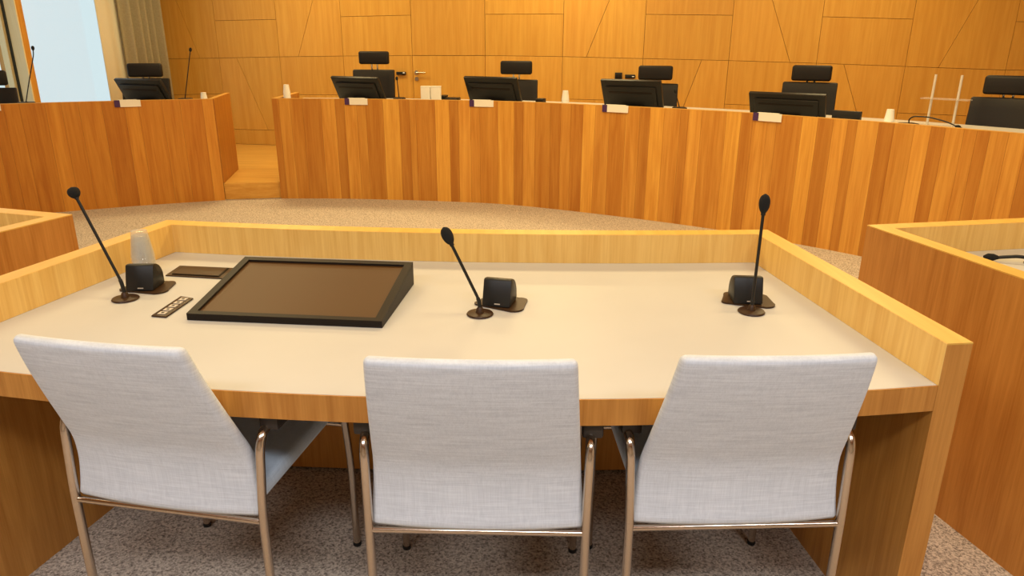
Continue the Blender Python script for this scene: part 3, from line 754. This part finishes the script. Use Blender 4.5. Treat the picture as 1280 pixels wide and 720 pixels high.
def nameplate(label, x0, x1, y, cv):
    s0, s1 = cv.cross(x0, y), cv.cross(x1, y); p = cv.at((s0+s1)/2); tt = cv.tan((s0+s1)/2); L_ = s1-s0
    t = thing('name_plate', label, 'name plate', (p.x+tt.y*.006, p.y-tt.x*.006, BTOP+.001), math.atan2(tt.y, tt.x), 'white name plates hung on the bench edge')
    g = .001
    box('card', (-L_/2+.045, -.005, -.055), (L_/2, -g, .004), 'white', t); box('logo_field', (-L_/2, -.005, -.055), (-L_/2+.0445, -g, .004), 'purple', t)
    box('hook', (-L_/2+.03, -.005, .0045), (L_/2-.03, .03, .006), 'white', t)
nameplate('white name plate below the monitor beside the curtain', 143, 176, 130, BL)
nameplate('white name plate below the monitor beside the two white boxes', 431, 459.5, 125, BC)
nameplate('white name plate in front of the chair between door and switches', 587, 617, 126, BC)
nameplate('white name plate below the monitor under the wall switches', 753.5, 786, 131, BC)
nameplate('white name plate below the monitor beside the black tray', 942, 978, 144, BC)
nameplate('white name plate below the window mullion', -27, 1.5, 137, BL)
def on_bench(px, py, cv, dist):
    s_ = cv.cross(px, py); p = cv.at(s_)+cv.back(s_)*dist; d = ray(px, py); n = Vector((d.y, -d.x)).normalized()
    p = p-n*(p.dot(n)); k = p.y/d.y; return Vector((p.x, p.y, CAMH+d.z*k))
def cupstack(label, px, top, cv, dist=.25, w_=.033):
    p = on_bench(px, top, cv, dist); ht = p.z-CTOP; n = max(1, int((ht-.085)/.0145)+1)
    proto = None
    for k in range(n):
        o = cup_mesh('paper_cup', 'whitecup', .024, .034, .085) if proto is None else proto.copy()
        if proto is None: proto = o
        else: C.objects.link(o)
        st = (ht-.086)/max(1, n-1); o.location = (p.x, p.y, CTOP+.0005+k*st); tag(o, label, 'cup', label.replace('white cup in the ', ''))
cupstack('white cup in the stack beside the end panel of short bench', 254, 114.5, BL, .45)
cupstack('white cup in the stack at the left end of long bench', 357.5, 105.5, BC)
cupstack('white cup in the stack between two bench monitors', 707, 113, BC)
cupstack('white cup in the stack beside the bent black microphone', 1113.5, 136.5, BC)
def bench_mic(label, base_px, head_px, cv, dist, mid=None, follow=False):
    b = on_bench(*base_px, cv, dist); h = onY(*head_px, b.y)
    t = thing('gooseneck_microphone', label, 'microphone', (b.x, b.y, CTOP), 0, 'microphones on the bench')
    if follow: h = on_bench(*head_px, cv, dist)
    h = h-Vector((b.x, b.y, CTOP)); pts = [(0, 0, .03)]
    if mid: 
        for q in mid: pts.append(tuple((on_bench(*q, cv, dist) if follow else onY(*q, b.y))-Vector((b.x, b.y, CTOP))))
    pts.append(tuple(h))
    box('base', (-.055, -.04, .0005), (.055, .06, .045), 'black', t, bevel=.01)
    tube('gooseneck', rounded_path(pts, .06), .0045, 'black', t, 8)
    d = (Vector(pts[-1])-Vector(pts[-2])).normalized()
    tube('windscreen', [h-d*.02, h-d*.008, h+d*.008, h+d*.018], [.006, .013, .013, .005], 'foam', t, 12)
bench_mic('slender upright microphone on the short bench beside its cup stack', (231, 124), (238, 62), BL, .30)
bench_mic('slender microphone in front of the pale window mullion', (33, 133), (41, 60), BL, .30, mid=[(35, 110), (42, 68)])
bench_mic('thin microphone leaning against the chair beside the door', (499, 122), (496, 98), BC, .40)
bench_mic('short microphone beside the chair under the wall switches', (850, 133), (844, 114), BC, .32)
bench_mic('bent black microphone on the bench beside the acrylic stand', (1136, 158), (1198, 159), BC, .20, follow=True, mid=[(1136, 149), (1142, 145.5), (1160, 146), (1183, 152)])
# small devices on the bench
def device(name, label, cat, x0, x1, ytop, cv, dist, dep=.12, mat='black', extra=None):
    p = on_bench((x0+x1)/2, ytop, cv, dist); s_ = cv.cross((x0+x1)/2, ytop); tt = cv.tan(s_); wd = (x1-x0)*p.y*1.0/FPX/.97
    h = max(.02, p.z-CTOP); t = thing(name, label, cat, (p.x, p.y, CTOP), math.atan2(tt.y, tt.x))
    return t, wd, h
t, wd, h = device('desk_phone', 'low black desk phone beside the two white boxes', 'phone', 551, 573, 119, BC, .44)
box('body', (-wd/2, -.08, .0005), (wd/2, .08, h*.7), 'black', t, bevel=.008); box('handset', (-wd/2, -.07, h*.7+.0005), (-wd/2+.06, .07, h), 'black', t, bevel=.008)
t, wd, h = device('desk_speaker', 'low black bench speaker between chair and cup stack', 'speaker', 671, 681, 122.8, BC, .30)
box('body', (-wd/2, -.04, .0005), (wd/2, .04, h), 'black', t, bevel=.008); box('grille', (-wd*.4, -.0425, .006), (wd*.4, -.0405, h*.8), 'frame', t)
t, wd, h = device('document_tray', 'black tray beside the chair holding a white paper', 'tray', 1043, 1075.5, 138.5, BC, .38)
box('shell', (-wd/2, -.02, .0005), (wd/2, .02, h), 'black', t, bevel=.004); box('shelf', (-wd/2, -.12, .0005), (wd/2, -.021, .012), 'black', t); box('paper', (-wd*.4, -.11, .0125), (wd*.3, -.03, .016), 'white', t)
for k, (xa, xb) in enumerate(((526.5, 537.5), (539, 550.5))):
    p = on_bench((xa+xb)/2, 107.5, BC, .26); wd = (xb-xa)*p.y/FPX/.97
    t = thing('white_box', 'small upright white box on the bench in front of the door', 'box', (p.x, p.y, CTOP), -.04, 'two white boxes on the bench')
    box('carton', (-wd/2, -.03, .0005), (wd/2, .03, p.z-CTOP-.012), 'white', t, bevel=.002); box('lid', (-wd/2-.001, -.031, p.z-CTOP-.0115), (wd/2+.001, .031, p.z-CTOP), 'white', t, bevel=.002)
# wall devices
def wall_item(name, label, cat, x0, x1, y0, y1, dep, mat='black'):
    (ua, za), (ub, zb_) = wuz(x0, y0), wuz(x1, y1); t = thing(name, label, cat, wp((ua+ub)/2, .022, (za+zb_)/2), math.atan2(WD.y, WD.x)); return t, abs(ub-ua), abs(za-zb_)
t, a_, b_ = wall_item('wall_switch', 'square black wall switch left of the small lit reader', 'switch', 769, 777.5, 90.5, 100, .03)
box('plate', (-a_/2, -.018, -b_/2), (a_/2, -.0005, b_/2), 'black', t, bevel=.003); box('rocker', (-a_*.3, -.024, -b_*.3), (a_*.3, -.0185, b_*.3), 'frame', t, bevel=.002)
t, a_, b_ = wall_item('card_reader', 'small black wall reader with a white light beside the switch', 'card reader', 781.5, 794, 93, 98, .03)
box('case', (-a_/2, -.025, -b_/2), (a_/2, -.0005, b_/2), 'black', t, bevel=.004); lathe('light', [(.012, -.004), (.016, .0), (.012, .004)], 'led', t, 12, (a_*.3, -.03, 0))
t, a_, b_ = wall_item('door_sensor', 'small black sensor with white tip beside the door handle', 'sensor', 497, 508.5, 89.5, 93.5, .03)
box('case', (-a_/2, -.035, -b_/2), (a_/2, -.0005, b_/2), 'black', t, bevel=.004); box('tip', (a_*.25, -.04, 0), (a_*.45, -.0355, b_*.4), 'led', t)
# acrylic stand behind the bench on its worktop
s_ = BC.cross(1185, 150); pA = on_bench(1160, 148, BC, .62); pB = on_bench(1192, 150, BC, .62)
zt = onY(1168, 93, pA.y).z; zs = onY(1165, 123, pA.y).z
t = thing('acrylic_stand', 'clear acrylic stand with two posts and a thin shelf on the bench', 'stand', (pA.x, pA.y, CTOP), math.atan2(pB.y-pA.y, pB.x-pA.x)); LA = (pB-pA).to_2d().length
for x in (0, LA):
    tube('post', [(x, 0, .006), (x, 0, zt-CTOP)], .0085, 'socket', t, 12)
box('shelf', (-.06, -.045, zs-CTOP-.004), (LA+.08, .045, zs-CTOP+.004), 'acrylic', t); box('foot_plate', (-.05, -.06, .0005), (LA+.05, .06, .0055), 'acrylic', t)

# ------------------------------------------------------------------ ceiling luminaires (housings round the lamps set above)
for k, (x, y, pw, col) in enumerate(LAMPS):
    t = thing('ceiling_light', 'rectangular recessed ceiling light above the courtroom', 'ceiling light', (x, y, CEIL), 0, 'ceiling lights of the courtroom')
    for q in ((-.63, -.28, .63, -.255), (-.63, .255, .63, .28), (-.63, -.2545, -.605, .2545), (.605, -.2545, .63, .2545)):
        box('housing_edge', (q[0], q[1], -.07), (q[2], q[3], -.0005), 'lampframe', t)
